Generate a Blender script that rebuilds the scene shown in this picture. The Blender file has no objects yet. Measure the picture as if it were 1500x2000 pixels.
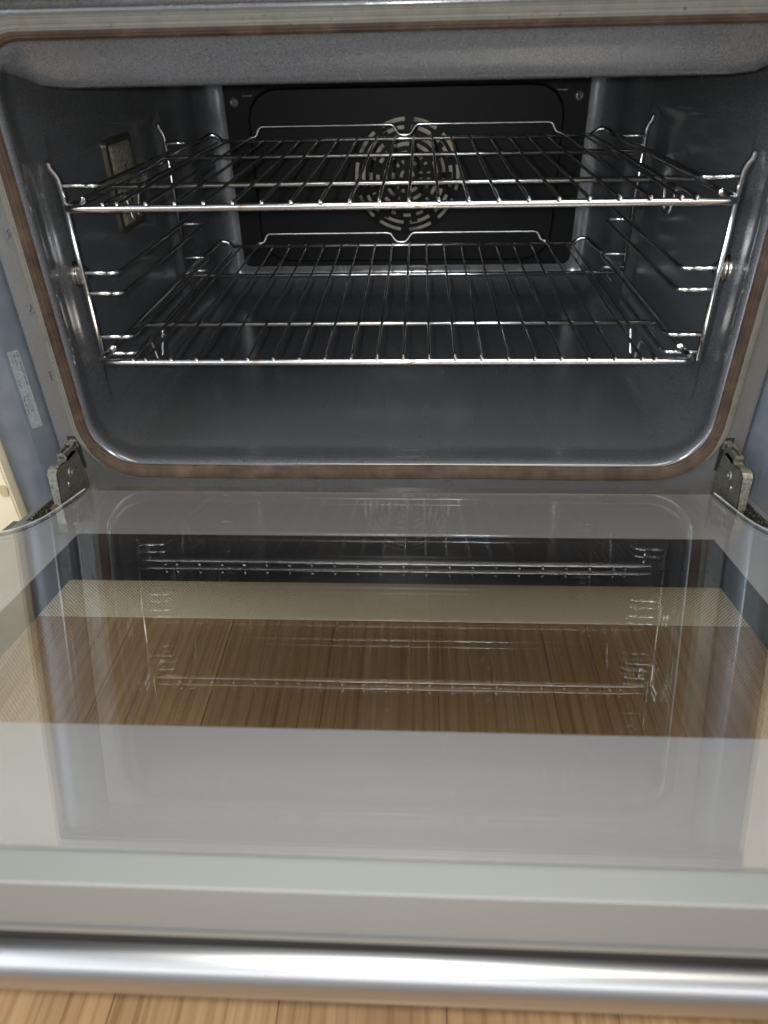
import bpy, bmesh, math, random
from mathutils import Vector, Matrix, Euler
random.seed(7)
S = bpy.context.scene
COL = S.collection

# ------------------------------------------------------------------ camera
cam_d = bpy.data.cameras.new('camera'); cam = bpy.data.objects.new('camera', cam_d); COL.objects.link(cam)
FW = Vector((-0.04723053, 0.82524352, -0.56279873)); RT = Vector((0.99885304, 0.04345641, -0.02010351)); UP = Vector((-0.00786692, 0.56310272, 0.82634946))
CP = Vector((0.0189701, -0.48316384, 0.37380244))
cam.matrix_world = Matrix(((RT.x, UP.x, -FW.x, CP.x), (RT.y, UP.y, -FW.y, CP.y), (RT.z, UP.z, -FW.z, CP.z), (0, 0, 0, 1)))
cam_d.sensor_fit = 'VERTICAL'; cam_d.sensor_height = 36; cam_d.lens = 36 * 1380.11 / 2000
cam_d.clip_start = 0.01; cam_d.clip_end = 50
cam_d.dof.use_dof = True; cam_d.dof.focus_distance = 0.66; cam_d.dof.aperture_fstop = 9.0
S.camera = cam

# ------------------------------------------------------------------ ambient light, lamps, exposure
w = bpy.data.worlds.new('World'); S.world = w; w.use_nodes = True
w.node_tree.nodes['Background'].inputs[0].default_value = (0.86, 0.92, 1.0, 1)
w.node_tree.nodes['Background'].inputs[1].default_value = 0.30

def area_lamp(name, loc, target, sx, sy, power, color):
    d = bpy.data.lights.new(name, 'AREA'); d.shape = 'RECTANGLE'; d.size = sx; d.size_y = sy; d.energy = power; d.color = color
    o = bpy.data.objects.new(name, d); COL.objects.link(o); o.location = loc
    o.rotation_euler = (Vector(target) - Vector(loc)).to_track_quat('-Z', 'Y').to_euler()
    return o
area_lamp('window_light', (-1.7, -1.5, 1.1), (0, 0, 0.1), 1.0, 1.3, 28, (0.80, 0.90, 1.0))
area_lamp('ceiling_light', (0.25, -0.80, 2.1), (0, -0.25, 0.1), 1.3, 1.0, 24, (1.0, 0.94, 0.85))
area_lamp('rear_strip_light', (0.15, -2.1, 1.05), (0, 0, 0.25), 3.0, 0.35, 13, (0.95, 0.97, 1.0))  # added strip lamp behind the camera, made thin for highlights along the chrome bars
fl = bpy.data.lights.new('phone_flash', 'POINT'); fl.energy = 6.0; fl.shadow_soft_size = 0.0035; fl.color = (0.97, 0.99, 1.0)
flo = bpy.data.objects.new('phone_flash', fl); COL.objects.link(flo); flo.location = CP + RT * -0.019 + UP * 0.006
S.view_settings.view_transform = 'Standard'; S.view_settings.look = 'None'; S.view_settings.exposure = 0.0; S.view_settings.gamma = 1.0
S.cycles.max_bounces = 10; S.cycles.transparent_max_bounces = 24; S.cycles.glossy_bounces = 6
S.cycles.sample_clamp_indirect = 6.0
S.cycles.use_denoising = True

# ------------------------------------------------------------------ materials
def mat(name, color, rough=0.5, metal=0.0, spec=0.5, coat=0.0, coat_rough=0.05):
    m = bpy.data.materials.new(name); m.use_nodes = True
    b = m.node_tree.nodes['Principled BSDF']
    b.inputs['Base Color'].default_value = (*color, 1); b.inputs['Roughness'].default_value = rough
    b.inputs['Metallic'].default_value = metal; b.inputs['Specular IOR Level'].default_value = spec
    b.inputs['Coat Weight'].default_value = coat; b.inputs['Coat Roughness'].default_value = coat_rough
    return m, m.node_tree, b
def noise(nt, scale, detail=4, vec=None, rough=0.55, dist=0.0):
    n = nt.nodes.new('ShaderNodeTexNoise'); n.inputs['Scale'].default_value = scale; n.inputs['Detail'].default_value = detail
    n.inputs['Roughness'].default_value = rough; n.inputs['Distortion'].default_value = dist
    if vec is None:
        t = nt.nodes.new('ShaderNodeTexCoord'); vec = t.outputs['Object']
    nt.links.new(vec, n.inputs['Vector']); return n
def ramp(nt, fac, stops):
    r = nt.nodes.new('ShaderNodeValToRGB'); nt.links.new(fac, r.inputs[0])
    while len(r.color_ramp.elements) < len(stops): r.color_ramp.elements.new(0.5)
    for e, (p, c) in zip(r.color_ramp.elements, stops): e.position = p; e.color = (*c, 1)
    return r
def mapr(nt, fac, a, b, c, d):
    m = nt.nodes.new('ShaderNodeMapRange'); nt.links.new(fac, m.inputs[0])
    for i, v in enumerate((a, b, c, d)): m.inputs[i + 1].default_value = v
    return m.outputs[0]
def mix(nt, fac, a, b, mode='MIX'):
    m = nt.nodes.new('ShaderNodeMix'); m.data_type = 'RGBA'; m.blend_type = mode
    for sock, v in ((m.inputs[0], fac), (m.inputs[6], a), (m.inputs[7], b)):
        if hasattr(v, 'default_value'): nt.links.new(v, sock)
        elif isinstance(v, (int, float)): sock.default_value = v
        else: sock.default_value = (*v, 1)
    return m.outputs[2]
def bump(nt, b, h, strength, dist):
    n = nt.nodes.new('ShaderNodeBump'); n.inputs['Strength'].default_value = strength; n.inputs['Distance'].default_value = dist
    nt.links.new(h, n.inputs['Height']); nt.links.new(n.outputs[0], b.inputs['Normal'])
def mapping(nt, sc=(1, 1, 1), src='Object', loc=(0, 0, 0)):
    t = nt.nodes.new('ShaderNodeTexCoord'); m = nt.nodes.new('ShaderNodeMapping')
    m.inputs['Scale'].default_value = sc; m.inputs['Location'].default_value = loc
    nt.links.new(t.outputs[src], m.inputs[0]); return m.outputs[0]

def enamel_mat(name, c0, c1, rough, bstr):
    m, nt, b = mat(name, c0, rough, 0, 0.9)
    sp = noise(nt, 1500, 2); big = noise(nt, 9, 3); b.inputs['Coat Weight'].default_value = 0.35; b.inputs['Coat Roughness'].default_value = 0.16
    cr = ramp(nt, sp.outputs[0], [(0.36, c0), (0.66, c1)])
    sc = noise(nt, 260, 3)
    flecks = ramp(nt, sc.outputs[0], [(0.69, (0, 0, 0)), (0.73, (1, 1, 1))])
    col = mix(nt, mapr(nt, flecks.outputs[0], 0, 1, 0, 0.6), cr.outputs[0], (0.012, 0.011, 0.010))
    nt.links.new(col, b.inputs['Base Color'])
    wipe = noise(nt, 1.0, 4, mapping(nt, (70, 6, 30)), dist=0.6)
    rr = nt.nodes.new('ShaderNodeMath'); rr.operation = 'MULTIPLY'
    nt.links.new(mapr(nt, big.outputs[0], 0.3, 0.7, rough * 0.85, rough * 1.25), rr.inputs[0]); nt.links.new(mapr(nt, wipe.outputs[0], 0.42, 0.68, 0.85, 1.6), rr.inputs[1])
    nt.links.new(rr.outputs[0], b.inputs['Roughness'])
    bump(nt, b, noise(nt, 700, 2).outputs[0], bstr, 0.0004)
    return m
M_enamel = enamel_mat('dark_enamel', (0.053, 0.055, 0.058), (0.132, 0.135, 0.140), 0.17, 0.07)
M_frame = enamel_mat('grey_enamel', (0.055, 0.056, 0.056), (0.125, 0.125, 0.122), 0.30, 0.25)
M_back, _, _ = mat('back_enamel', (0.007, 0.007, 0.007), 0.5, 0, 0.2)

M_strip, nt, b = mat('side_trim_paint', (0.17, 0.19, 0.215), 0.28, 0.35, 0.5)
nt.links.new(ramp(nt, noise(nt, 60, 4).outputs[0], [(0.3, (0.125, 0.145, 0.165)), (0.7, (0.165, 0.185, 0.21))]).outputs[0], b.inputs['Base Color'])

def chrome_mat():
    m, nt, b = mat('chrome_wire', (0.80, 0.80, 0.79), 0.10, 1.0)
    n = noise(nt, 90, 4)
    r = ramp(nt, n.outputs[0], [(0.44, (0.92, 0.92, 0.91)), (0.60, (0.86, 0.84, 0.80)), (0.72, (0.60, 0.46, 0.32))])
    nt.links.new(r.outputs[0], b.inputs['Base Color'])
    nt.links.new(mapr(nt, noise(nt, 900, 2).outputs[0], 0.4, 0.75, 0.07, 0.2), b.inputs['Roughness'])
    return m
M_chrome = chrome_mat()

M_steel, nt, b = mat('brushed_steel', (0.50, 0.495, 0.49), 0.3, 1.0)
nt.links.new(mapr(nt, noise(nt, 1, 3, mapping(nt, (4, 900, 900))).outputs[0], 0.3, 0.7, 0.30, 0.38), b.inputs['Roughness'])

M_trim, nt, b = mat('door_edge_trim', (0.185, 0.187, 0.172), 0.2, 0.2, 0.6)
M_edge, _, _ = mat('ground_glass_edge', (0.42, 0.44, 0.42), 0.25)
M_trimd, nt, b = mat('door_edge_trim_shadow_seam', (0.05, 0.05, 0.05), 0.5, 0.3)

def zinc_mat():
    m, nt, b = mat('worn_zinc', (0.5, 0.5, 0.42), 0.38, 0.8)
    n = noise(nt, 520, 6, rough=0.75)
    r = ramp(nt, n.outputs[0], [(0.33, (0.10, 0.095, 0.068)), (0.50, (0.26, 0.25, 0.20)), (0.70, (0.44, 0.43, 0.37))])
    nt.links.new(r.outputs[0], b.inputs['Base Color'])
    bump(nt, b, noise(nt, 800, 3).outputs[0], 0.5, 0.0005)
    return m
M_zinc = zinc_mat()
M_dark, _, _ = mat('dark_void', (0.008, 0.008, 0.008), 0.7)
M_grease, nt, b = mat('greasy_channel', (0.03, 0.03, 0.02), 0.45)
r = ramp(nt, noise(nt, 420, 5, rough=0.75).outputs[0], [(0.42, (0.012, 0.012, 0.010)), (0.56, (0.09, 0.085, 0.055)), (0.66, (0.5, 0.48, 0.38))])
nt.links.new(r.outputs[0], b.inputs['Base Color'])
M_rust, _, _ = mat('brown_roller', (0.16, 0.07, 0.03), 0.5)

def gasket_mat(name, ca, cb, cc):
    m, nt, b = mat(name, ca, 0.6, 0, 0.25)
    n = noise(nt, 55, 5, rough=0.65); n2 = noise(nt, 900, 3)
    r = ramp(nt, n.outputs[0], [(0.3, ca), (0.55, cb), (0.75, cc)])
    dark = ramp(nt, noise(nt, 300, 2).outputs[0], [(0.68, (1, 1, 1)), (0.76, (0.25, 0.2, 0.15))])
    c = mix(nt, 1.0, r.outputs[0], dark.outputs[0], 'MULTIPLY')
    nt.links.new(c, b.inputs['Base Color']); bump(nt, b, n2.outputs[0], 0.3, 0.0004)
    return m
M_gin = gasket_mat('baked_brown_rubber', (0.034, 0.020, 0.013), (0.064, 0.041, 0.027), (0.110, 0.073, 0.048))
M_gout = gasket_mat('grey_beige_rubber', (0.11, 0.108, 0.088), (0.145, 0.137, 0.110), (0.11, 0.080, 0.055))

# door glass: clear pane = transparent + mirror-like reflection by Fresnel
def glass_mat(name, tint, ior, haze=0.0):
    m = bpy.data.materials.new(name); m.use_nodes = True; nt = m.node_tree; nt.nodes.clear()
    out = nt.nodes.new('ShaderNodeOutputMaterial'); tr = nt.nodes.new('ShaderNodeBsdfTransparent'); gl = nt.nodes.new('ShaderNodeBsdfGlossy')
    fr = nt.nodes.new('ShaderNodeFresnel'); fr.inputs['IOR'].default_value = ior
    geo = nt.nodes.new('ShaderNodeNewGeometry'); sel = nt.nodes.new('ShaderNodeMix'); sel.data_type = 'FLOAT'
    nt.links.new(geo.outputs['Backfacing'], sel.inputs[0]); sel.inputs[2].default_value = ior; sel.inputs[3].default_value = 1.0 / ior
    nt.links.new(sel.outputs[0], fr.inputs['IOR'])
    tr.inputs['Color'].default_value = (*tint, 1); gl.inputs['Roughness'].default_value = 0.0
    gl.inputs['Color'].default_value = (1, 1, 1, 1)
    t = nt.nodes.new('ShaderNodeTexCoord'); mp = nt.nodes.new('ShaderNodeMapping'); mp.inputs['Scale'].default_value = (70, 9, 9)
    nt.links.new(t.outputs['Object'], mp.inputs[0])
    n = nt.nodes.new('ShaderNodeTexNoise'); n.inputs['Scale'].default_value = 1; n.inputs['Detail'].default_value = 5; nt.links.new(mp.outputs[0], n.inputs['Vector'])
    mr = nt.nodes.new('ShaderNodeMapRange'); nt.links.new(n.outputs[0], mr.inputs[0])
    for i, v in enumerate((0.52, 0.75, 0.0, haze)): mr.inputs[i + 1].default_value = v
    sp = nt.nodes.new('ShaderNodeTexNoise'); sp.inputs['Scale'].default_value = 230; sp.inputs['Detail'].default_value = 2; nt.links.new(t.outputs['Object'], sp.inputs['Vector'])
    ms = nt.nodes.new('ShaderNodeMapRange'); nt.links.new(sp.outputs[0], ms.inputs[0])
    for i, v in enumerate((0.735, 0.77, 0.0, haze * 10)): ms.inputs[i + 1].default_value = v
    ad = nt.nodes.new('ShaderNodeMath'); ad.operation = 'ADD'; nt.links.new(mr.outputs[0], ad.inputs[0]); nt.links.new(ms.outputs[0], ad.inputs[1])
    mx = nt.nodes.new('ShaderNodeMixShader'); nt.links.new(fr.outputs[0], mx.inputs[0]); nt.links.new(tr.outputs[0], mx.inputs[1]); nt.links.new(gl.outputs[0], mx.inputs[2])
    df = nt.nodes.new('ShaderNodeBsdfDiffuse'); df.inputs[0].default_value = (0.6, 0.6, 0.58, 1)
    m2 = nt.nodes.new('ShaderNodeMixShader'); nt.links.new(ad.outputs[0], m2.inputs[0]); nt.links.new(mx.outputs[0], m2.inputs[1]); nt.links.new(df.outputs[0], m2.inputs[2])
    nt.links.new(m2.outputs[0], out.inputs[0])
    return m
M_glass = glass_mat('door_glass', (0.93, 0.928, 0.925), 1.75, 0.006)
M_glass2 = glass_mat('outer_door_glass', (0.885, 0.905, 0.91), 1.50, 0.0)
M_print, nt, b = mat('grey_print', (0.272, 0.268, 0.268), 0.35, 0.0)
M_black, _, _ = mat('black_print', (0.012, 0.012, 0.013), 0.3)
M_liner, nt, b = mat('door_liner_grey', (0.14, 0.14, 0.143), 0.35, 0.2)

# dot screen printed on the outer glass: cream dots with clear gaps fading inwards
def dots_mat():
    m = bpy.data.materials.new('dot_screen_print'); m.use_nodes = True; nt = m.node_tree; nt.nodes.clear()
    out = nt.nodes.new('ShaderNodeOutputMaterial'); t = nt.nodes.new('ShaderNodeUVMap'); t.uv_map = 'UVMap'
    sp = nt.nodes.new('ShaderNodeSeparateXYZ'); nt.links.new(t.outputs[0], sp.inputs[0])
    def math_(op, a, b=None):
        n = nt.nodes.new('ShaderNodeMath'); n.operation = op
        for i, v in enumerate((a, b)):
            if v is None: continue
            if isinstance(v, (int, float)): n.inputs[i].default_value = v
            else: nt.links.new(v, n.inputs[i])
        return n.outputs[0]
    P = 0.0024
    u = math_('DIVIDE', sp.outputs[0], P); v = math_('DIVIDE', sp.outputs[1], P * 0.5)
    row = math_('FLOOR', v); odd = math_('MULTIPLY', math_('MODULO', math_('ABSOLUTE', row), 2.0), 0.5)
    fu = math_('SUBTRACT', math_('FRACT', math_('ADD', u, odd)), 0.5); fv = math_('MULTIPLY', math_('SUBTRACT', math_('FRACT', v), 0.5), 0.5)
    d = math_('SQRT', math_('ADD', math_('MULTIPLY', fu, fu), math_('MULTIPLY', fv, fv)))
    # distance from the printed frame is stored in the second uv layer
    t2 = nt.nodes.new('ShaderNodeUVMap'); t2.uv_map = 'fade'; s2 = nt.nodes.new('ShaderNodeSeparateXYZ'); nt.links.new(t2.outputs[0], s2.inputs[0])
    mr = nt.nodes.new('ShaderNodeMapRange'); nt.links.new(s2.outputs[0], mr.inputs[0])
    for i, vv in enumerate((0.0, 0.06, 0.27, 0.07)): mr.inputs[i + 1].default_value = vv
    inside = math_('LESS_THAN', d, mr.outputs[0])
    tr = nt.nodes.new('ShaderNodeBsdfTransparent'); df = nt.nodes.new('ShaderNodeBsdfDiffuse'); df.inputs[0].default_value = (0.07, 0.055, 0.03, 1)
    mx = nt.nodes.new('ShaderNodeMixShader'); nt.links.new(inside, mx.inputs[0]); nt.links.new(tr.outputs[0], mx.inputs[1]); nt.links.new(df.outputs[0], mx.inputs[2])
    nt.links.new(mx.outputs[0], out.inputs[0]); return m
M_dots = dots_mat()

M_cream, nt, b = mat('cream_lacquer', (0.80, 0.72, 0.52), 0.35)
nt.links.new(ramp(nt, noise(nt, 25, 4).outputs[0], [(0.3, (0.74, 0.66, 0.46)), (0.7, (0.82, 0.75, 0.56))]).outputs[0], b.inputs['Base Color'])

def wood_mats(k):
    m, nt, b = mat('oak_laminate', (0.4, 0.22, 0.1), 0.38, 0, 0.5)
    off = (random.uniform(-9, 9), random.uniform(-9, 9), 0)
    v = mapping(nt, (1, 1, 1), loc=off)
    v1 = nt.nodes.new('ShaderNodeMapping'); nt.links.new(v, v1.inputs[0]); v1.inputs['Scale'].default_value = (420, 6, 1)
    v2 = nt.nodes.new('ShaderNodeMapping'); nt.links.new(v, v2.inputs[0]); v2.inputs['Scale'].default_value = (26, 2.2, 1)
    n2 = noise(nt, 1.0, 3, v2.outputs[0], dist=1.2); n1 = noise(nt, 1.0, 4, v1.outputs[0])
    wv = nt.nodes.new('ShaderNodeTexWave'); wv.bands_direction = 'X'; nt.links.new(v2.outputs[0], wv.inputs[0])
    wv.inputs['Scale'].default_value = 1.1; wv.inputs['Distortion'].default_value = 7; wv.inputs['Detail'].default_value = 3; wv.inputs['Detail Scale'].default_value = 0.8
    br = random.uniform(0.88, 1.12)
    c = lambda r_, g, bb: (r_ * br, g * br, bb * br)
    base = ramp(nt, n2.outputs[0], [(0.25, c(0.30, 0.172, 0.080)), (0.5, c(0.415, 0.250, 0.122)), (0.8, c(0.50, 0.322, 0.166))])
    grain = ramp(nt, n1.outputs[0], [(0.30, (0.70, 0.66, 0.60)), (0.46, (0.94, 0.93, 0.91)), (0.7, (1.08, 1.06, 1.04))])
    rings = ramp(nt, wv.outputs[0], [(0.0, (0.76, 0.70, 0.64)), (0.25, (0.95, 0.94, 0.92)), (1.0, (1, 1, 1))])
    cc = mix(nt, 1.0, base.outputs[0], grain.outputs[0], 'MULTIPLY'); cc = mix(nt, 0.8, cc, rings.outputs[0], 'MULTIPLY')
    nt.links.new(cc, b.inputs['Base Color']); bump(nt, b, n1.outputs[0], 0.25, 0.0004)
    return m
M_wood = [wood_mats(k) for k in range(5)]
M_gap, _, _ = mat('plank_joint', (0.075, 0.045, 0.025), 0.8)
M_ink, _, _ = mat('black_ink', (0.01, 0.01, 0.012), 0.6)
M_label, nt, b = mat('rating_label_foil', (0.30, 0.34, 0.34), 0.35, 0.3)
nt.links.new(ramp(nt, noise(nt, 500, 3).outputs[0], [(0.3, (0.19, 0.215, 0.225)), (0.7, (0.30, 0.335, 0.335))]).outputs[0], b.inputs['Base Color'])
M_lamp, nt, b = mat('lamp_cover_glass', (0.22, 0.21, 0.17), 0.18, 0.0, 0.8)
nt.links.new(ramp(nt, noise(nt, 320, 4).outputs[0], [(0.35, (0.16, 0.15, 0.11)), (0.7, (0.36, 0.34, 0.27))]).outputs[0], b.inputs['Base Color'])
bump(nt, b, noise(nt, 500, 2).outputs[0], 0.8, 0.001)
M_lampf, _, _ = mat('lamp_cover_rim', (0.13, 0.11, 0.07), 0.35, 0.7)
M_fanw, nt, b = mat('baked_beige_metal', (0.4, 0.34, 0.27), 0.45, 0.3)
nt.links.new(ramp(nt, noise(nt, 45, 4).outputs[0], [(0.3, (0.10, 0.085, 0.06)), (0.5, (0.38, 0.36, 0.29)), (0.7, (0.46, 0.32, 0.23))]).outputs[0], b.inputs['Base Color'])
M_bush, _, _ = mat('nickel_ring', (0.45, 0.41, 0.35), 0.25, 1.0)
M_seam, _, _ = mat('seam_line', (0.012, 0.012, 0.013), 0.6)

# ------------------------------------------------------------------ mesh helpers
ORG = {}
def obj(name, vs, fs, m, parent=None, smooth=False, uvs=None, mats=None, fmat=None):
    me = bpy.data.meshes.new(name)
    o0 = ORG.get(parent.name, Vector()) if parent else Vector()
    me.from_pydata([tuple(Vector(v) - o0) for v in vs], [], fs)
    for mm in (mats or [m]): me.materials.append(mm)
    if fmat: me.polygons.foreach_set('material_index', fmat)
    if smooth: me.polygons.foreach_set('use_smooth', [True] * len(me.polygons))
    me.update()
    o = bpy.data.objects.new(name, me); COL.objects.link(o)
    if parent: o.parent = parent
    ORG[o.name] = o0
    return o
def thing(name, label, cat, loc, group=None):
    o = bpy.data.objects.new(name, None); COL.objects.link(o); o.location = loc; o['label'] = label; o['category'] = cat
    o.empty_display_size = 0.05
    if group: o['group'] = group
    ORG[o.name] = Vector(loc); return o
def fix_normals(o):
    bm = bmesh.new(); bm.from_mesh(o.data); bmesh.ops.recalc_face_normals(bm, faces=bm.faces[:]); bm.to_mesh(o.data); bm.free()
def tubes(name, paths, m, parent, seg=10, caps=True):
    V = []; F = []
    for pts, r, closed in paths:
        pts = [Vector(p) for p in pts]; n = len(pts); base = len(V)
        tang = []
        for i in range(n):
            a = pts[(i - 1) % n] if (closed or i > 0) else pts[i]; b_ = pts[(i + 1) % n] if (closed or i < n - 1) else pts[i]
            tang.append((b_ - a).normalized())
        ref = Vector((0, 0, 1)) if abs(tang[0].z) < 0.9 else Vector((1, 0, 0))
        u = tang[0].cross(ref).normalized()
        for i in range(n):
            u = (u - tang[i] * u.dot(tang[i])).normalized(); v = tang[i].cross(u)
            for k in range(seg):
                a = 2 * math.pi * k / seg; V.append(pts[i] + (u * math.cos(a) + v * math.sin(a)) * r)
        for i in range(n if closed else n - 1):
            for k in range(seg):
                a = base + i * seg; b_ = base + ((i + 1) % n) * seg
                F.append((a + k, b_ + k, b_ + (k + 1) % seg, a + (k + 1) % seg))
        if caps and not closed:
            for end, t, rev in ((0, -1, False), (n - 1, 1, True)):
                c = len(V); V.append(pts[end] + tang[end] * t * r * 0.6)
                # a rounded shoulder
                for k in range(seg):
                    a = base + end * seg + k; b_ = base + end * seg + (k + 1) % seg
                    F.append((a, b_, c) if rev else (b_, a, c))
    return obj(name, V, F, m, parent, smooth=True)
def fillet(pts, rad, n=6):
    pts = [Vector(p) for p in pts]; out = [pts[0]]
    for i in range(1, len(pts) - 1):
        a, b_, c = pts[i - 1], pts[i], pts[i + 1]
        r1 = min(rad, (a - b_).length * 0.48, (c - b_).length * 0.48)
        p, q = b_ + (a - b_).normalized() * r1, b_ + (c - b_).normalized() * r1
        for k in range(n + 1):
            t = k / n; out.append(p * (1 - t) ** 2 + b_ * 2 * t * (1 - t) + q * t * t)
    out.append(pts[-1]); return out
def box(name, lo, hi, m, parent=None, bev=0.0, fn=None, seg=2, smooth=False):
    bm = bmesh.new(); bmesh.ops.create_cube(bm, size=1)
    for v in bm.verts: v.co = Vector([(lo[i] + hi[i]) / 2 + v.co[i] * (hi[i] - lo[i]) for i in range(3)])
    if bev: bmesh.ops.bevel(bm, geom=bm.edges[:], offset=bev, segments=seg, affect='EDGES')
    vs = [v.co.copy() for v in bm.verts]; fs = [[v.index for v in f.verts] for f in bm.faces]; bm.free()
    if fn: vs = [fn(*v) for v in vs]
    return obj(name, vs, fs, m, parent, smooth=smooth)
def boxes(name, L, m, parent=None, fn=None, bev=0.0):
    V = []; F = []
    for lo, hi in L:
        bm = bmesh.new(); bmesh.ops.create_cube(bm, size=1)
        for v in bm.verts: v.co = Vector([(lo[i] + hi[i]) / 2 + v.co[i] * (hi[i] - lo[i]) for i in range(3)])
        if bev: bmesh.ops.bevel(bm, geom=bm.edges[:], offset=bev, segments=2, affect='EDGES')
        b0 = len(V); V += [v.co.copy() for v in bm.verts]; F += [[b0 + v.index for v in f.verts] for f in bm.faces]; bm.free()
    if fn: V = [fn(*v) for v in V]
    return obj(name, V, F, m, parent)
def prism(name, poly, d0, d1, fn, m, parent, holes=None):
    """extrude a 2d polygon between depths d0 and d1; fn maps (u, v, d) to the world"""
    n = len(poly); V = [fn(u, v, d0) for u, v in poly] + [fn(u, v, d1) for u, v in poly]
    F = [list(range(n)), list(range(2 * n - 1, n - 1, -1))] + [(i, (i + 1) % n, n + (i + 1) % n, n + i) for i in range(n)]
    o = obj(name, V, F, m, parent); fix_normals(o); return o
def rrect(hw, z0, z1, r, n=8, x0=0.0, ns=1):
    """rounded rectangle outline, (x, z) points, anticlockwise seen from the front"""
    P = []
    rb, rt_ = (r if isinstance(r, tuple) else (r, r))
    for cx, cz, a0, r in ((hw - rb, z0 + rb, -90, rb), (hw - rt_, z1 - rt_, 0, rt_), (-hw + rt_, z1 - rt_, 90, rt_), (-hw + rb, z0 + rb, 180, rb)):
        for k in range(n + 1):
            a = math.radians(a0 + 90 * k / n); P.append((x0 + cx + r * math.cos(a), cz + r * math.sin(a)))
    if ns > 1:   # split the straight sides too
        Q = []
        for i, p in enumerate(P):
            q = P[(i + 1) % len(P)]; Q.append(p)
            if math.dist(p, q) > 0.03:
                for k in range(1, ns): Q.append((p[0] + (q[0] - p[0]) * k / ns, p[1] + (q[1] - p[1]) * k / ns))
        P = Q
    return P
def loft(name, rings, m, parent, closed=True, smooth=True, mats=None, fmat=None):
    n = len(rings[0]); V = [p for r_ in rings for p in r_]; F = []; FM = []
    for i in range(len(rings) - 1):
        for k in range(n if closed else n - 1):
            F.append((i * n + k, i * n + (k + 1) % n, (i + 1) * n + (k + 1) % n, (i + 1) * n + k))
            if fmat: FM.append(fmat(i, k))
    return obj(name, V, F, m, parent, smooth, mats=mats, fmat=FM or None)
def text_mesh(name, body, size, m, parent, mtx, extrude=0.0, align='LEFT'):
    c = bpy.data.curves.new(name, 'FONT'); c.body = body; c.size = size; c.extrude = extrude; c.align_x = align; c.resolution_u = 2
    tmp = bpy.data.objects.new('text_tmp', c); COL.objects.link(tmp)
    bpy.context.view_layer.update()
    me = bpy.data.meshes.new_from_object(tmp.evaluated_get(bpy.context.evaluated_depsgraph_get()))
    vs = [mtx @ v.co for v in me.vertices]; fs = [list(p.vertices) for p in me.polygons]
    bpy.data.objects.remove(tmp); bpy.data.curves.remove(c); bpy.data.meshes.remove(me)
    return obj(name, vs, fs, m, parent)

# ------------------------------------------------------------------ setting: floor of planks, plinth, neighbouring cabinets
FZ = -0.1062
floor = box('floor', (-1.6, -2.2, FZ - 0.03), (1.6, 0.6, FZ - 0.0025), M_gap); floor['kind'] = 'structure'
PW = 0.1003
rowoff = {}
k = -12
plank_meshes = {}
while -0.0616 + k * PW < 1.3:
    x0 = -0.0616 + k * PW; off = [0.0, 0.37, 0.81, 0.2, 0.6][k % 5]
    y = -2.1 - off
    L = 1.25
    while y < 0.35:
        a, c = max(y, -2.15), min(y + L - 0.0004, 0.4)
        if c - a > 0.05:
            o = box('plank', (x0 + 0.0002, a, FZ - 0.003), (x0 + PW - 0.0002, c, FZ), random.choice(M_wood), floor, bev=0.0003)
        y += L
    k += 1
M_plinth, _, _ = mat('tan_plinth', (0.86, 0.74, 0.50), 0.5)
plinth = box('cabinet_plinth', (-1.2, 0.030, FZ), (1.2, 0.046, 0.027), M_plinth)
plinth['label'] = 'cream plinth board under the oven, seen through the clear part of the door glass'; plinth['category'] = 'plinth'
for s in (-1, 1):
    t = thing('kitchen_cabinet', 'cream cabinet front at the far left edge of the photo beside the oven' if s < 0 else 'cream cabinet just right of the oven, mirrored in the door glass', 'cabinet', (s * 0.6, 0.0, FZ + 0.135))
    box('carcass', (min(s * 0.309, s * 0.9), 0.001, 0.029), (max(s * 0.309, s * 0.9), 0.5, 0.72), M_cream, t, bev=0.001)
    box('door_front', (min(s * 0.3068, s * 0.9), -0.02, 0.031), (max(s * 0.3068, s * 0.9), -0.0005, 0.42), M_cream, t, bev=0.0015)
    box('drawer_front', (min(s * 0.3068, s * 0.9), -0.02, 0.424), (max(s * 0.3068, s * 0.9), -0.0005, 0.70), M_cream, t, bev=0.0015)
    if s < 0:
        P = [(0.0035 * math.cos(a), 0.0055 * math.sin(a)) for a in [2 * math.pi * i / 20 for i in range(20)]]
        prism('bumper_pad', [(-0.3115 + p, 0.076 + q) for p, q in P], -0.0215, -0.0195, lambda u, v, d: Vector((u, d, v)), mat('yellowed_rubber', (0.5, 0.42, 0.24), 0.5)[0], t)

# ------------------------------------------------------------------ the oven
oven = thing('oven', 'built-in electric oven with its grey glass door dropped open', 'oven', (0, 0.25, 0.02))
CR, CT = 0.038, 0.027
# front frame: plate round the mouth
NS = 12
mouth = rrect(0.2415, 0.0880, 0.3745, (CR, CT), 10, ns=NS)
def onrect(x, z, hw, z0, z1):
    cx, cz = 0.0, (z0 + z1) / 2; dx, dz = x - cx, z - cz
    t = min(hw / abs(dx) if dx else 9e9, ((z1 - z0) / 2) / abs(dz) if dz else 9e9); return (cx + dx * t, cz + dz * t)
outer = []
for x, z in mouth: outer.append((x, z))
# make an outer outline that follows the mouth (offset), ending on a rounded rectangle
FX, FZ0, FZ1 = 0.2652, 0.0600, 0.3868
o1 = rrect(FX, FZ0, FZ1, 0.006, 10, ns=NS)
rings = []
rings.append([(x, 0.0, z) for x, z in rrect(0.2415, 0.0880, 0.3745, (CR, CT), 10, ns=NS)])
rings.append([(x, 0.0, z) for x, z in o1])
loft('front_frame', rings, M_frame, oven, smooth=False)
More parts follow.
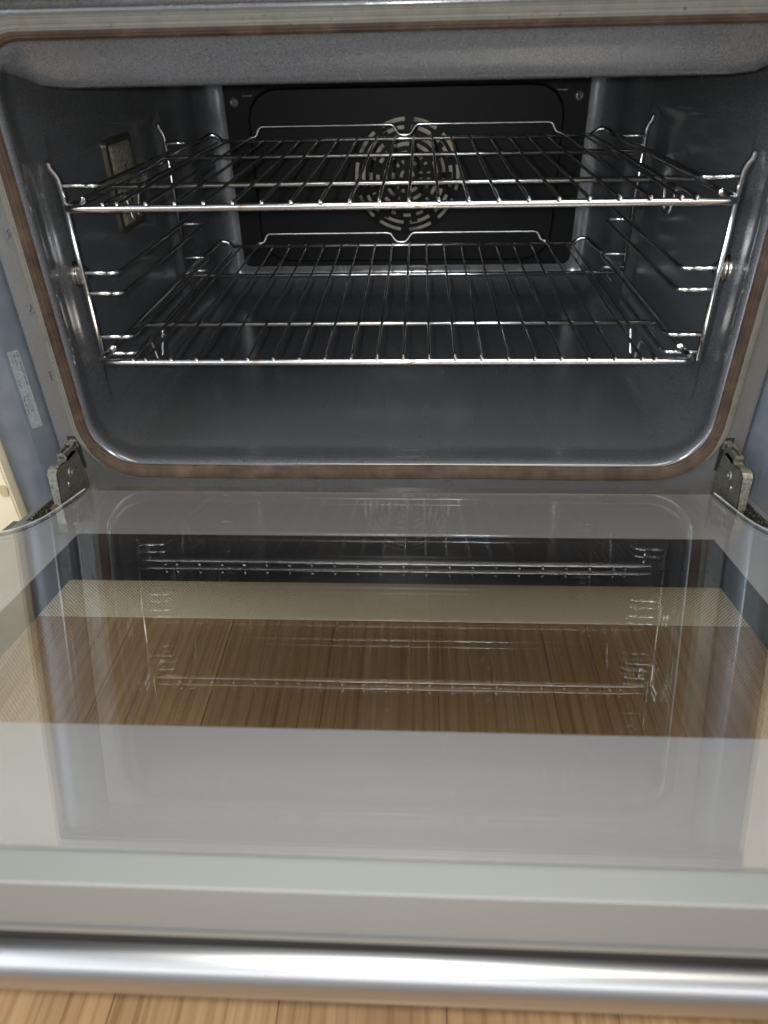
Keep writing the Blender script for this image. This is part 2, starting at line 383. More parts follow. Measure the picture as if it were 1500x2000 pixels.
# rolled outer edge of the frame and recess behind
E_ = []
for a in range(0, 100, 15):
    ar = math.radians(min(a, 90)); d = 0.0025
    E_.append([(x, d - d * math.cos(ar), z) for x, z in rrect(FX + d * math.sin(ar), FZ0 - d * math.sin(ar), FZ1 + d * math.sin(ar), 0.008, 10, ns=NS)])
E_.append([(x, 0.02, z) for x, z in rrect(FX + 0.0025, FZ0 - 0.0025, FZ1 + 0.0025, 0.008, 10, ns=NS)])
loft('frame_edge', E_, M_frame, oven)

# side trims left and right: an angled face then a flat face, then returns
for s in (-1, 1):
    prof = [(0.2684, 0.016), (0.2690, 0.0045), (0.2702, 0.0022), (0.2722, -0.0015), (0.2800, -0.0095), (0.2810, -0.0104), (0.2828, -0.0110), (0.3035, -0.0122), (0.3052, -0.0112), (0.3058, -0.009), (0.3058, 0.03)]
    R_ = [[(s * x, y, z) for x, y in prof] for z in (0.045, 0.12, 0.25, 0.405)]
    t_ = loft('side_trim', R_, M_strip, oven, closed=False)
    if s < 0:
        lab_par = t_
# bead above the frame, fascia panel and oven underside
tubes('upper_bead', [([(-0.266, 0.001, 0.3905), (0.266, 0.001, 0.3905)], 0.0028, False)], M_frame, oven, 12)
box('upper_frame', (-0.268, 0.0006, 0.389), (0.268, 0.02, 0.408), M_frame, oven, bev=0.002)
cp = box('control_panel', (-0.3055, -0.022, 0.408), (0.3055, 0.02, 0.53), M_steel, oven, bev=0.002)
box('underside', (-0.305, 0.003, 0.0300), (0.305, 0.029, 0.0560), M_dark, oven)

# smooth step used by several shapes
def sm(a, b_, x):
    t = max(0, min(1, (x - a) / (b_ - a))); return t * t * (3 - 2 * t)
# gasket: ridged rubber profile swept round the mouth
prof = []
N = 64
for i in range(N + 1):
    t = i / N
    r = -0.0008 + 0.0130 * t                       # outwards from the mouth edge
    h = 0.0052 * math.sin(math.pi * min(1, t * 1.0)) ** 0.55 if 0 < t < 1 else 0
    rid = 0.00075 * (0.5 + 0.5 * math.cos(2 * math.pi * t * 12)) * (0.6 + 0.4 * math.sin(t * 47)) if 0.12 < t < 0.97 else 0
    prof.append((r, -(h - rid)))
def gring(r, y):
    wob = 0.0
    P = rrect(0.2405 + r, 0.0885 - r, 0.3740 + r, (CR + r, CT + r), 14, ns=24)
    return [(x, y - 0.0003 * math.sin(40 * x + 23 * z), z + 0.0004 * math.sin(25 * x + 1) * (1 if z < 0.2 else 0)) for x, z in P]
G = [gring(r, y) for r, y in prof]
def gasket_side(i, k):
    x, y, z = G[0][k]
    top = sm(0.345, 0.372, z); bot = 1 - sm(0.090, 0.118, z)
    return 1 if i > 30 - 9 * top + 24 * bot else 0
loft('gasket', G, None, oven, mats=[M_gin, M_gout], fmat=gasket_side)

# cavity liner with rolled mouth, sloping front floor, drop lip at the top, recessed side panels and rounded back
YB, RB = 0.492, 0.032
ys = [(-0.0006, 0.0), (0.0008, 0.0012), (0.003, 0.0024), (0.006, 0.0030), (0.010, 0.0030)]
stations = [-0.0006, -0.0004, 0.0001, 0.0009, 0.0020, 0.0036, 0.0056, 0.0075, 0.0088, 0.0115, 0.013, 0.018, 0.024, 0.0255, 0.010, 0.015, 0.021, 0.027, 0.031, 0.034, 0.037, 0.041, 0.046] + [0.050 + 0.003 * i for i in range(21)] + [0.12 + 0.02 * i for i in range(11)] + [0.326 + 0.003 * i for i in range(8)] + [0.36, 0.40, 0.43] + [YB - RB + RB * math.sin(math.radians(a)) for a in range(0, 91, 9)]
def section(y):
    inset = 0.0
    if y > YB - RB: inset = RB - math.sqrt(max(0, RB * RB - (y - YB + RB) ** 2))
    roll = 0.0045 * math.sqrt(max(0, 1 - (1 - min(1, (y + 0.0006) / 0.0052)) ** 2))
    hw = 0.2418 - roll + 0.0130 * sm(0.002, 0.045, y) - inset
    z0 = 0.0876 + roll * 0.8 - 0.0112 * sm(0.003, 0.050, y) + inset
    zt = 0.3738 - 0.0030 * sm(-0.0006, 0.005, y)
    drop = 0.0228 * sm(0.001, 0.021, y) - 0.0286 * sm(0.024, 0.031, y) + 0.0035 * sm(0.037, 0.06, y)
    k1 = 0.006 * sm(0.0, 0.05, y) + inset * 0.7; r = max(0.004, CT - k1); rb_ = max(0.004, CR - k1)
    P = []
    for x, z in rrect(hw, z0, zt - inset, (rb_, r), 12, ns=28):
        # drop lip: lower the roof across the middle
        if z > zt - inset - r * 0.9:
            k_ = math.sqrt(max(0.0, min(1.0, (hw - 0.004 - abs(x)) / 0.024))) if abs(x) > hw - 0.028 else 1.0
            z = z - drop * k_
        # recess pressed into the side walls
        if abs(x) > hw - 0.001 and y < 0.4:
            mk = sm(0.076, 0.083, y) * (1 - sm(0.330, 0.342, y)) * sm(0.108, 0.122, z) * (1 - sm(0.300, 0.312, z))
            x += math.copysign(0.0070 * mk, x)
            yo = 0.004 * math.sin(max(0, min(1, (z - 0.12) / 0.14)) * math.pi) * sm(0.045, 0.080, y) * (1 - sm(0.087, 0.16, y))
            P.append((x, y + yo, z)); continue
        P.append((x, y, z))
    return P
liner = loft('cavity_liner', [section(y) for y in sorted(stations)], M_enamel, oven)
bk = section(YB); n = len(bk)
obj('cavity_back', [(p[0], YB, p[2]) for p in bk], [list(range(n))], M_back, oven)
for s in (-1, 1):
    sb = tubes('wall_seam', [([(s * 0.2405, 0.012, 0.1065), (s * 0.2465, 0.026, 0.1050), (s * 0.2501, 0.045, 0.1040), (s * 0.2501, 0.44, 0.1040)], 0.00045, False)], M_seam, oven, 6)

# baffle panel on the back wall with the round slotted fan grille
FC = (0.0028, 0.2225); YP = 0.4875; RG = 0.0695
nn = 96
outr = []
R_out = rrect(0.188, 0.121, 0.318, 0.034, 10)
def ray_to(poly, a):
    d = Vector((math.cos(a), math.sin(a))); best = None
    for i in range(len(poly)):
        p = Vector(poly[i]) - Vector(FC); q = Vector(poly[(i + 1) % len(poly)]) - Vector(FC); e = q - p
        den = d.x * e.y - d.y * e.x
        if abs(den) < 1e-12: continue
        t = (p.x * e.y - p.y * e.x) / den; u_ = (p.x * d.y - p.y * d.x) / den
        if t > 0 and -1e-6 <= u_ <= 1 + 1e-6: best = t
    return (FC[0] + d.x * best, FC[1] + d.y * best)
angs = [2 * math.pi * i / nn for i in range(nn)]
O = [ray_to(R_out, a) for a in angs]
O2 = [(FC[0] + (x - FC[0]) * 1.015, FC[1] + (z - FC[1]) * 1.025) for x, z in O]
loft('baffle_panel', [[(FC[0] + RG * math.cos(a), YP, FC[1] + RG * math.sin(a)) for a in angs], [(x, YP, z) for x, z in O], [(x, YP + 0.002, z) for x, z in O2], [(x, YB + 0.0005, z) for x, z in O2]], M_back, oven, smooth=False)
# grille: polar grid, slots are left open
rads = [0.0, 0.0055, 0.0092, 0.0150, 0.0192, 0.0250, 0.0290, 0.0345, 0.0388, 0.0435, 0.0478, 0.0525, 0.0568, 0.0612, 0.0655, RG]
# row: (slots round the ring, open fraction, phase)
open_rows = {1: (3, 0.55, 0), 3: (6, 0.6, 0.3), 5: (6, 0.68, 0.5), 7: (8, 0.70, 0.1), 9: (8, 0.72, 0.15), 11: (10, 0.74, 0.4), 13: (10, 0.74, 0.45)}
NA = 288; V = []; F = []
for r in rads:
    dome = 0.004 * (1 - (r / RG) ** 2)
    for i in range(NA):
        a = 2 * math.pi * i / NA; V.append((FC[0] + r * math.cos(a), YP - dome, FC[1] + r * math.sin(a)))
for j in range(len(rads) - 1):
    for i in range(NA):
        if j in open_rows:
            c_, frac, ph = open_rows[j]; u_ = ((i / NA) * c_ + ph) % 1.0
            if u_ < frac: continue
        F.append((j * NA + i, (j + 1) * NA + i, (j + 1) * NA + (i + 1) % NA, j * NA + (i + 1) % NA))
gr = obj('fan_grille', V, F, M_back, oven)
md = gr.modifiers.new('thickness', 'SOLIDIFY'); md.thickness = 0.0012; md.offset = 0
Vb = [(FC[0], YP + 0.0032, FC[1])] + [(FC[0] + RG * math.cos(a), YP + 0.0032, FC[1] + RG * math.sin(a)) for a in angs]
obj('fan_housing_disc', Vb, [(0, i + 1, (i + 1) % nn + 1) for i in range(nn)], M_fanw, gr)
V = []; F = []
for i in range(9):
    a = 2 * math.pi * i / 9; u = Vector((math.cos(a), 0, math.sin(a))); v = Vector((-math.sin(a), 0, math.cos(a))); c0 = Vector((FC[0], YP + 0.0022, FC[1])); b0 = len(V)
    for rr, ww in ((0.012, 0.002), (0.056, 0.004)):
        for sg in (-1, 1): V.append(c0 + u * rr + v * ww * sg)
    F.append((b0, b0 + 1, b0 + 3, b0 + 2))
obj('fan_blades', V, F, M_back, gr)
for s, (x, z) in ((-1, (-0.1880, 0.3130)), (1, (0.1850, 0.3130))):
    tubes('grille_hook', [(fillet([(x - 0.006, YP + 0.012, z + 0.006), (x - 0.006, YP - 0.004, z), (x + 0.006, YP - 0.004, z), (x + 0.006, YP + 0.012, z + 0.006)], 0.003), 0.0016, False)], M_enamel, oven, 8)
def lathe_y(name, cx, y0, cz, prof, m, parent, n=20):
    """profile of (radius, y offset) turned round the y axis"""
    loft_r = [[(cx + r * math.cos(2 * math.pi * k / n), y0 + dy, cz + r * math.sin(2 * math.pi * k / n)) for k in range(n)] for r, dy in prof]
    o = loft(name, loft_r, m, parent); fix_normals(o); return o
for s in (-1, 1):
    lathe_y('screw', s * 0.206, YB, 0.306, [(0.006, 0.0), (0.006, -0.002), (0.004, -0.0035), (0.0015, -0.0035), (0.0012, -0.002), (0.0001, -0.002)], M_enamel, oven)

# lamp cover in the left wall
lx = -0.2566
def LW(u, v, d): return Vector((lx + d, u, v))
lo = [(y + 0.2265, z) for y, z in rrect(0.0325, 0.2215, 0.3000, 0.006, 5)]
li = [(y + 0.2265, z) for y, z in rrect(0.0275, 0.2265, 0.2950, 0.004, 5)]
lf = loft('lamp_cover', [[LW(u, v, -0.001) for u, v in lo], [LW(u, v, 0.0012) for u, v in lo], [LW(u, v, 0.0018) for u, v in li], [LW(u, v, 0.0004) for u, v in li]], M_lampf, oven, smooth=False)
lg_rings = []
for f_, d_ in ((1.0, 0.0004), (0.93, 0.0018), (0.80, 0.0028), (0.45, 0.0032), (0.05, 0.0032)):
    lg_rings.append([LW(0.2265 + (u - 0.2265) * f_, 0.2607 + (v - 0.2607) * (1 - (1 - f_) * 0.55), d_) for u, v in li])
loft('lamp_lens', lg_rings, M_lamp, lf)

# shelf supports: two uprights and rails on each side
XS = 0.2435; Y1 = 0.0670; Y2 = 0.3223; ZB = 0.1505
RAILS = [0.2850, 0.2702, 0.2222, 0.2062, 0.1706, 0.1562]
for s in (-1, 1):
    def upright(y): return [(fillet([(s * (XS + 0.0042), y - 0.002, 0.3010), (s * (XS + 0.0040), y - 0.002, 0.2970), (s * (XS + 0.001), y, 0.2915), (s * XS, y, 0.2830), (s * XS, y, ZB - 0.0010)], 0.005), 0.0022, False)]
    sup = tubes('shelf_support', upright(Y1), M_chrome, oven, 12)
    tubes('rear_upright', upright(Y2), M_chrome, sup, 12)
    for zr in RAILS:
        xi = s * 0.2165
        tubes('rail', [(fillet([(s * (XS - 0.0005), Y1 + 0.001, zr), (xi, Y1 + 0.001, zr - 0.0006), (xi - s * 0.0006, Y1 + 0.018, zr - 0.0004), (xi - s * 0.0002, Y2 - 0.014, zr - 0.0022), (xi, Y2 - 0.001, zr - 0.0024), (s * (XS - 0.0005), Y2 - 0.001, zr - 0.0024)], 0.0075), 0.00185, False)], M_chrome, sup, 10)
    # bushing that clips the support to the wall: stacked rings
    cx = s * 0.2512; P = []
    for r, d in ((0.0100, -0.003), (0.0100, 0.0012), (0.0086, 0.0016), (0.0086, 0.0028), (0.0098, 0.0032), (0.0098, 0.0044), (0.0080, 0.0050), (0.0076, 0.0062), (0.0050, 0.0066), (0.0045, 0.0100), (0.0001, 0.0100)): P.append((r, d))
    n_ = 28
    bo = loft('wall_bushing', [[(cx - s * d, 0.0715 + r * math.cos(2 * math.pi * k / n_), 0.2205 + r * math.sin(2 * math.pi * k / n_)) for k in range(n_)] for r, d in P], M_bush, oven)
    fix_normals(bo)

# embossed shelf numbers on the left of the frame
for ch, z in (('1', 0.1655), ('2', 0.2165), ('3', 0.2680)):
    mt = Matrix.Translation((-0.2592, -0.0001, z - 0.0035)) @ Matrix.Rotation(math.radians(90), 4, 'X')
    text_mesh('shelf_number', ch, 0.0105, M_frame, oven, mt, extrude=0.0010)

# rating label on the angled face of the left trim
a_ = Vector((-0.2800, -0.0095, 0)); b_ = Vector((-0.2722, -0.0015, 0)); dxy = (b_ - a_).normalized(); nrm = Vector((dxy.y, -dxy.x, 0))
if nrm.y > 0: nrm = -nrm
p0 = a_ + dxy * 0.0016 + nrm * 0.0004
def LB(u, v, d): return p0 + dxy * u + Vector((0, 0, v)) + nrm * d
lb = prism('rating_label', [(u, z) for u, z in [(0.0003, 0.1250), (0.0078, 0.1250), (0.0082, 0.1255), (0.0082, 0.1865), (0.0078, 0.1870), (0.0003, 0.1870), (0, 0.1865), (0, 0.1255)]], -0.0002, 0.00015, LB, M_label, lab_par)
def put_line(txt, u, z, size, stretch=1.0):
    # letters run down the label, their tops towards the oven mouth
    m3 = Matrix(((0, dxy.x * stretch, nrm.x, 0), (0, dxy.y * stretch, nrm.y, 0), (-1, 0, 0, 0), (0, 0, 0, 1)))
    mt = Matrix.Translation(LB(u, z, 0.00025)) @ m3
    text_mesh('label_text', txt, size, M_ink, lb, mt)
put_line('E (N). V/7832400/01 Type 1400', 0.0061, 0.1855, 0.0020, 1.0)
put_line('HBB 007/51-1', 0.0036, 0.1852, 0.0020, 1.0)
put_line('AC 230 V', 0.0013, 0.1848, 0.0017, 1.0)
put_line('3,5 kW', 0.0010, 0.1655, 0.0019, 1.0)
put_line('Made in Germany', 0.0010, 0.1520, 0.0019, 1.0)
for u_, z_ in ((0.0046, 0.1540), (0.0033, 0.1540)): put_line('T 230 V  50 Hz  16 A  IP 20', u_, z_, 0.0013, 1.0)

# ------------------------------------------------------------------ the door, tilted 8.9 degrees
TA = math.radians(9.7816); HY, HZ = -0.0204, 0.0804
def D(x, s, dep=0.0):
    """door coordinates: s runs out from the hinge, dep goes down through the door"""
    return Vector((x, HY - s * math.cos(TA) - dep * math.sin(TA), HZ + s * math.sin(TA) - dep * math.cos(TA)))
WX, S0, S1 = 0.2162, 0.0758, 0.2655
TH = 0.0262
door_box = []
XE = 0.2690
def liner_boxes():
    L = []
    for s in (-1, 1):
        f = lambda a, b_: (min(s * a, s * b_), max(s * a, s * b_))
        x0, x1 = f(0.2645, XE); L.append(((x0, 0.0006, 0.0042), (x1, 0.092, TH)))
        x0, x1 = f(0.2500, 0.2645); L.append(((x0, 0.0555, 0.0042), (x1, 0.092, TH)))
        x0, x1 = f(0.2180, 0.2500); L.append(((x0, 0.0006, 0.0042), (x1, 0.092, TH)))
        x0, x1 = f(0.2180, 0.3080); L.append(((x0, 0.092, 0.0042), (x1, 0.3345, TH)))
    L.append(((-0.2180, 0.0006, 0.0042), (0.2180, S0 - 0.001, TH)))
    L.append(((-0.2180, S1 + 0.004, 0.0042), (0.2180, 0.3345, TH)))
    return L
door = boxes('door', liner_boxes(), M_liner, oven, fn=D)
# notched outline of the inner glass
notch = [(0.2422, -0.0010), (0.2428, 0.004), (0.2462, 0.0350), (0.2478, 0.0470), (0.2500, 0.0575), (0.2535, 0.0660), (0.2580, 0.0732), (0.2635, 0.0788), (0.2700, 0.0825), (0.2800, 0.0855), (0.3060, 0.0885), (0.3080, 0.0900), (0.3080, 0.3335)]
outl = [(-x, s) for x, s in notch] ; outl = outl + [(x, s) for x, s in reversed(notch)]
prism('inner_glass', outl, -0.0002, 0.0036, lambda u, v, d: D(u, v, d), M_glass, door)
# ground edge of the glass round the hinge notches: a bright bead, and a dark tube painting the shade in the gap
for s in (-1, 1):
    pth = [D(s * x, q, 0.0006) for x, q in notch[1:12]]
    tubes('glass_edge', [(pth, 0.0006, False)], M_edge, door, 6)
    pth = [D(s * (x + 0.0010), q - 0.0006, 0.0038) for x, q in notch[1:12]]
    tubes('glass_gap_shade', [(pth, 0.0006, False)], M_trimd, door, 6)
# black walls of the window shaft
c4 = [(-WX - 0.0012, S0 - 0.0006), (WX + 0.0012, S0 - 0.0006), (WX + 0.0012, S1 + 0.0030), (-WX - 0.0012, S1 + 0.0030)]
V = [D(x, q, 0.0041) for x, q in c4] + [D(x, q, 0.0288) for x, q in c4]
F = [(i, (i + 1) % 4, 4 + (i + 1) % 4, 4 + i) for i in range(4)]
obj('shaft_wall', V, F, M_black, door)
# printed border under the glass: outline strip with window opening
inn = []
def closest_frame(n_out):
    pass
top_l = outl[:13]; 
V = []; F = []
def quadstrip(A, B, dep):
    b0 = len(V); n = len(A)
    for p in A: V.append(D(p[0], p[1], dep))
    for p in B: V.append(D(p[0], p[1], dep))
    for i in range(n - 1): F.append((b0 + i, b0 + i + 1, b0 + n + i + 1, b0 + n + i))
for s in (-1, 1):
    A = [(s * x, q) for x, q in notch]
    B = [(s * WX, min(max(q, -0.001), 0.3335)) for x, q in notch]
    quadstrip(A, B, 0.00385)
quadstrip([(-WX, -0.001), (WX, -0.001)], [(-WX, S0), (WX, S0)], 0.00385)
quadstrip([(-WX, S1), (WX, S1)], [(-WX, 0.3335), (WX, 0.3335)], 0.00385)
pb = obj('printed_border', V, F, M_print, door)
# inner faces of the window shaft and the outer pane with its black border
prism('outer_glass', [(-0.3070, 0.004), (0.3070, 0.004), (0.3070, 0.3335), (-0.3070, 0.3335)], 0.0292, 0.0326, lambda u, v, d: D(u, v, d), M_glass2, door)
OW, O0, O1, OR = 0.2205, 0.0962, 0.310, 0.006
V = []; F = []
inn = [(x, z) for x, z in rrect(OW, O0, O1, OR, 5)]
def to_rect(x, z):
    return (math.copysign(0.3070, x), 0.004 if z < 0.2 else 0.3335)
n = len(inn)
ring_o = []
for i, (x, z) in enumerate(inn):
    # push to the outer rectangle along the side it belongs to
    if abs(x) >= OW - 1e-6 and O0 + OR <= z <= O1 - OR: ring_o.append((math.copysign(0.3070, x), z))
    elif abs(x) <= OW - OR + 1e-9: ring_o.append((x, 0.004 if z < 0.2 else 0.3335))
    else: ring_o.append(to_rect(x, z))
V = [D(x, z, 0.0290) for x, z in inn] + [D(x, z, 0.0290) for x, z in ring_o]
F = [(i, (i + 1) % n, n + (i + 1) % n, n + i) for i in range(n)]
obj('black_border', V, F, M_black, door)
# dot screen: a sheet just over the outer glass with distance-to-edge in a second uv layer
nx, ny = 60, 40; V = []; F = []; uv1 = []; uv2 = []
for j in range(ny + 1):
    for i in range(nx + 1):
        x = -OW + 2 * OW * i / nx; s_ = O0 + (O1 - O0) * j / ny
        V.append(D(x, s_, 0.0287)); uv1.append((x, s_)); uv2.append((min(OW - abs(x), s_ - O0), 0))
for j in range(ny):
    for i in range(nx): a = j * (nx + 1) + i; F.append((a, a + 1, a + nx + 2, a + nx + 1))
ds = obj('dot_screen', V, F, M_dots, door)
for nm, arr in (('UVMap', uv1), ('fade', uv2)):
    l = ds.data.uv_layers.new(name=nm)
    for lp in ds.data.loops: l.data[lp.index].uv = arr[lp.vertex_index]
# edge trim: top strip and end face
prof = [(0.3342, 0.0034), (0.3336, 0.0010), (0.3338, -0.0002), (0.3345, -0.0012), (0.3356, -0.0016), (0.3370, -0.0013), (0.3385, -0.0008), (0.3455, 0.0014), (0.3459, 0.0020), (0.3459, 0.0264), (0.3455, 0.0272), (0.3342, 0.0272)]
loft('edge_trim', [[D(x, a, b__) for a, b__ in prof] for x in (-0.3085, -0.1, 0.1, 0.3085)], M_trim, door, closed=False, smooth=False)
tubes('trim_seam', [([D(-0.308, 0.3459, 0.0222), D(0.308, 0.3459, 0.0222)], 0.0006, False)], M_trimd, door, 6)
prism('outer_panel_edge', [(-0.3080, 0.3350), (0.3080, 0.3350), (0.3080, 0.3445), (-0.3080, 0.3445)], 0.0274, 0.0320, lambda u, v, d: D(u, v, d), M_dark, door)
# handle: steel bar below the door edge on two posts
hp = [D(x, 0.3312, 0.0612) for x in (-0.302, -0.30, -0.15, 0, 0.15, 0.30, 0.302)]
tubes('handle', [(hp, 0.0120, False)], M_steel, door, 28)
for s in (-1, 1):
    tubes('handle_post', [([D(s * 0.272, 0.3300, 0.0300), D(s * 0.272, 0.3340, 0.0600)], 0.006, False)], M_steel, door, 14)
# hinge channels in the door: dark pit with grease
for s in (-1, 1):
    f = lambda a, b_: (min(s * a, s * b_), max(s * a, s * b_))
    x0, x1 = f(0.2495, 0.2650)
    boxes('hinge_channel', [((x0, 0.0, 0.0225), (x1, 0.058, 0.0250)), ((x0, 0.001, 0.0048), (x0 + 0.0009, 0.0565, 0.0225)), ((x1 - 0.0009, 0.001, 0.0048), (x1, 0.0565, 0.0225)), ((x0, 0.0548, 0.0048), (x1, 0.0562, 0.0225))], M_grease, door, fn=D)
    x0, x1 = f(0.2503, 0.2555)
    boxes('channel_rail', [((x0, 0.004, 0.0070), (x1, 0.0545, 0.0110))], M_grease, door, fn=D)
    if s < 0:
        box('channel_roller', (-0.2620, 0.012, 0.006), (-0.2555, 0.026, 0.012), M_rust, door, bev=0.0015, fn=D)

# hinges: folded zinc arms from the frame slot down into the door
for s in (-1, 1):
    X = s * 0.2508
    f = lambda a, b_: (min(s * a, s * b_), max(s * a, s * b_))
    # slot in the front frame
    x0, x1 = f(0.2490, 0.2580)
    box('hinge_slot', (x0, -0.0004, 0.0860), (x1, 0.0006, 0.1145), M_dark, oven)
    plate = [(-0.0440, 0.0700), (-0.0480, 0.0800), (-0.0450, 0.0930), (-0.0419, 0.1053), (-0.0352, 0.1071), (-0.0257, 0.1046), (-0.0185, 0.1072), (-0.0120, 0.1080), (-0.0045, 0.1040), (-0.0030, 0.0983), (-0.0016, 0.0881), (0.0003, 0.0748), (0.0006, 0.0690)]
    hg = prism('hinge', plate, X, X + s * 0.0016, lambda u, v, d: Vector((d, u, v)), M_zinc, oven)
    # web along the front edge
    V = []; F = []
    web = [(-0.0466, 0.0690), (-0.0484, 0.0810), (-0.0453, 0.0930), (-0.0424, 0.1050), (-0.0392, 0.1072), (-0.0350, 0.1082), (-0.0257, 0.1062), (-0.0190, 0.1082)]
    wd = [0.0052, 0.0054, 0.0060, 0.0070, 0.0072, 0.0068, 0.0064, 0.0062]
    for (y, z), ww in zip(web, wd):
        V += [(X, y, z), (X + s * ww, y, z), (X, y + 0.0014, z - 0.0006), (X + s * ww, y + 0.0014, z - 0.0006)]
    for i in range(len(web) - 1):
        a = 4 * i; b_ = a + 4
        F += [(a, a + 1, b_ + 1, b_), (a + 2, b_ + 2, b_ + 3, a + 3), (a + 1, a + 3, b_ + 3, b_ + 1), (a, b_, b_ + 2, a + 2)]
    F += [(0, 2, 3, 1), (len(V) - 4, len(V) - 3, len(V) - 1, len(V) - 2)]
    wo = obj('hinge_web', V, F, M_zinc, hg); fix_normals(wo)
    # far side plate
    prism('hinge_side_plate', [(-0.0400, 0.074), (-0.0410, 0.102), (-0.0350, 0.1060), (-0.0190, 0.1060), (-0.004, 0.099), (-0.001, 0.076)], X + s * 0.0056, X + s * 0.0068, lambda u, v, d: Vector((d, u, v)), M_zinc, hg)
    # neck frame with its opening
    nk = [((X, -0.0225, 0.1040), (X + s * 0.0014, -0.003, 0.1110)), ((X + s * 0.0054, -0.0225, 0.1040), (X + s * 0.0068, -0.003, 0.1110)), ((X, -0.0232, 0.1090), (X + s * 0.0068, -0.0212, 0.1115)), ((X, -0.0070, 0.1090), (X + s * 0.0068, -0.0020, 0.1118))]
    nk = [((min(a[0], b_[0]), a[1], a[2]), (max(a[0], b_[0]), b_[1], b_[2])) for a, b_ in nk]
    x0, x1 = f(0.2524, 0.2558)
    boxes('hinge_neck', nk, M_zinc, hg, bev=0.0003)
    box('hinge_pawl', (x0, -0.0190, 0.1040), (x1, -0.0090, 0.1095), M_zinc, hg, bev=0.0008)
    x0, x1 = f(0.2494, 0.2556)
    box('hinge_catch', (x0, -0.0030, 0.1062), (x1, 0.0030, 0.1126), M_zinc, hg, bev=0.0004)
    # rivet with rings on the inner face
    P = [(0.0048, 0.0), (0.0048, 0.0006), (0.0038, 0.0010), (0.0034, 0.0006), (0.0026, 0.0006), (0.0022, 0.0018), (0.0010, 0.0022), (0.0001, 0.0022)]
    n_ = 24
    ro = loft('rivet', [[(X - s * d, -0.0215 + r * math.cos(2 * math.pi * k_ / n_), 0.0945 + r * math.sin(2 * math.pi * k_ / n_)) for k_ in range(n_)] for r, d in P], M_zinc, hg)
    fix_normals(ro)
    P = [(0.0012, 0.0), (0.0012, 0.0008), (0.0001, 0.0010)]
    ro = loft('hinge_dimple', [[(X - s * d, -0.0300 + r * math.cos(2 * math.pi * k_ / n_), 0.0880 + 2.0 * r * math.sin(2 * math.pi * k_ / n_)) for k_ in range(n_)] for r, d in P], M_zinc, hg)
    fix_normals(ro)

# ------------------------------------------------------------------ wire racks
RZ = 0.2750; RY1, RY2, RY3, RY4 = 0.0349, 0.1223, 0.2734, 0.3968; PIT = 0.0202; XW = 0.2308; X0 = 0.0014
rack = thing('oven_rack', 'upper chrome wire rack, right in front of the round fan grille', 'rack', (X0, RY1, RZ), 'chrome wire racks in the oven')
def rp(x, y, z=0.0): return (X0 + x, y, RZ + z)
RB_ = 0.0027
# rim: front bar, rounded corners, side bars with hump at the back
def side_path(s):
    return [rp(0, RY1), rp(s * XW, RY1), rp(s * XW, RY4 - 0.045), rp(s * (XW - 0.004), RY4 - 0.018, 0.001), rp(s * (XW - 0.010), RY4 - 0.004, 0.0062), rp(s * (XW - 0.019), RY4, 0.0062), rp(s * (XW - 0.027), RY4, 0.0), rp(s * 0.12, RY4), rp(0, RY4)]
pl = fillet(side_path(-1), 0.010); pr = fillet(side_path(1), 0.010)
tubes('front_bar', [(fillet([rp(-XW, RY1 + 0.03), rp(-XW, RY1), rp(XW, RY1), rp(XW, RY1 + 0.03)], 0.0075, 8), RB_, False)], M_chrome, rack, 14)
for s in (-1, 1):
    tubes('side_bar', [(fillet([rp(s * XW, RY1 + 0.0295), rp(s * XW, RY4 - 0.040), rp(s * (XW - 0.006), RY4 - 0.018, 0.002), rp(s * (XW - 0.012), RY4 - 0.002, 0.0065), rp(s * (XW - 0.019), RY4, 0.0062), rp(s * (XW - 0.027), RY4, 0.0)], 0.008), 0.0024, False)], M_chrome, rack, 12)
tubes('back_bar', [([rp(-XW + 0.027, RY4), rp(XW - 0.027, RY4)], 0.0021, False)], M_chrome, rack, 12)
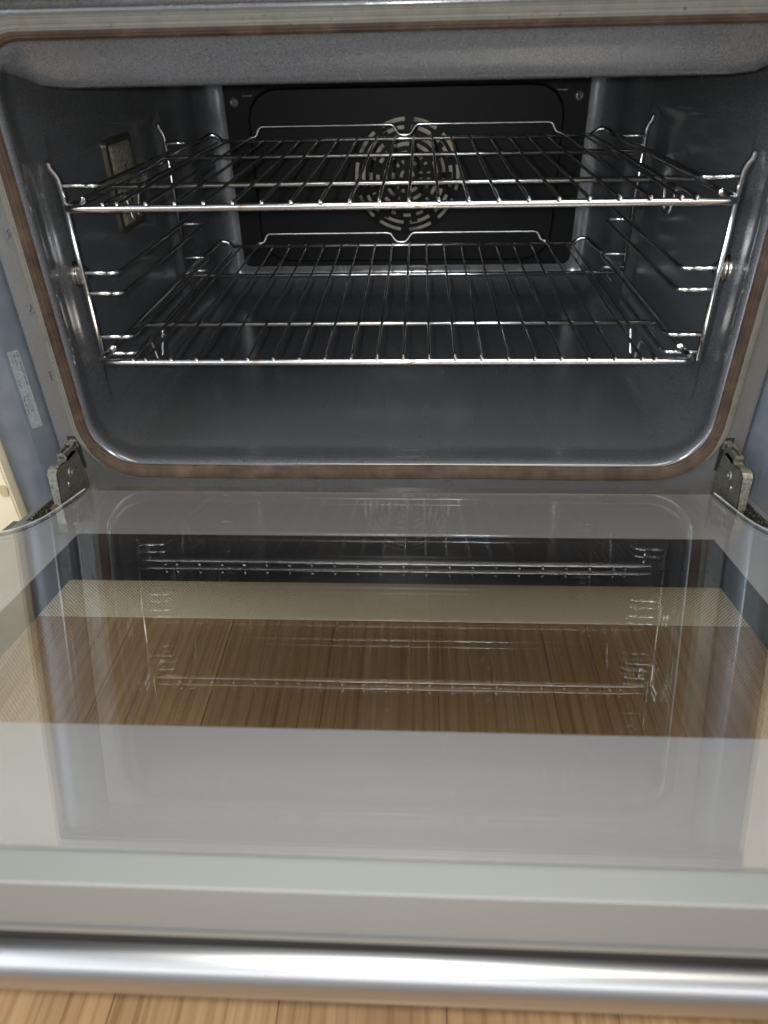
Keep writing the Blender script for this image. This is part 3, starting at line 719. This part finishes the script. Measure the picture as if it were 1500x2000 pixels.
for y in (RY2, RY3): tubes('cross_bar', [([rp(-XW, y), rp(XW, y)], 0.0021, False)], M_chrome, rack, 12)
WR = 0.00122; wz = RB_ + WR * 0.55
wire0 = None
xs = [(i - 9.5) * PIT for i in range(20)]
for x in xs:
    if wire0 is None:
        wire0 = tubes('wire', [(fillet([rp(x, RY1 - 0.0030, wz), rp(x, RY1 + 0.008, wz - 0.0002), rp(x, RY4 - 0.012, wz - 0.0006), rp(x, RY4 + 0.0015, wz - 0.0006), rp(x, RY4 + 0.004, wz - 0.004)], 0.003, 4), WR, False)], M_chrome, rack, 8)
    else:
        c = wire0.copy(); COL.objects.link(c); c.parent = rack; c.location = (x - xs[0], 0, 0)
for s in (-1, 1):   # short outer wires that dip into a stop loop
    xo = s * (9.5 * PIT + 0.0098)
    tubes('stop_loop', [(fillet([rp(xo, RY1 - 0.0032, wz), rp(xo, RY1 + 0.040, wz), rp(xo, RY1 + 0.048, -0.018), rp(xo - s * 0.001, RY1 + 0.056, -0.018), rp(xo - s * 0.002, RY1 + 0.066, wz), rp(xo - s * 0.002, RY4 - 0.03, wz - 0.0006)], 0.004, 5), WR * 1.05, False)], M_chrome, rack, 8)
H_ = 0.0135
yb_ = RY4 + 0.003
bs = [rp(-0.1745, yb_, 0.003), rp(-0.1665, yb_, 0.003), rp(-0.1610, yb_, H_), rp(-0.013, yb_, H_), rp(-0.006, yb_, 0.0030), rp(0.006, yb_, 0.0030), rp(0.013, yb_, H_), rp(0.1610, yb_, H_), rp(0.1665, yb_, 0.003), rp(0.1745, yb_, 0.003)]
tubes('back_stop', [(fillet(bs, 0.0042, 6), 0.00165, False)], M_chrome, rack, 10)
# the lower rack: a copy of the thing and of each part
r2 = rack.copy(); COL.objects.link(r2); r2.location = Vector(rack.location) + Vector((-0.0045, 0.0022, -0.1142))
r2['label'] = 'lower chrome wire rack, on the bottom pair of rails just above the oven floor'
for ch in list(rack.children):
    c = ch.copy(); COL.objects.link(c); c.parent = r2
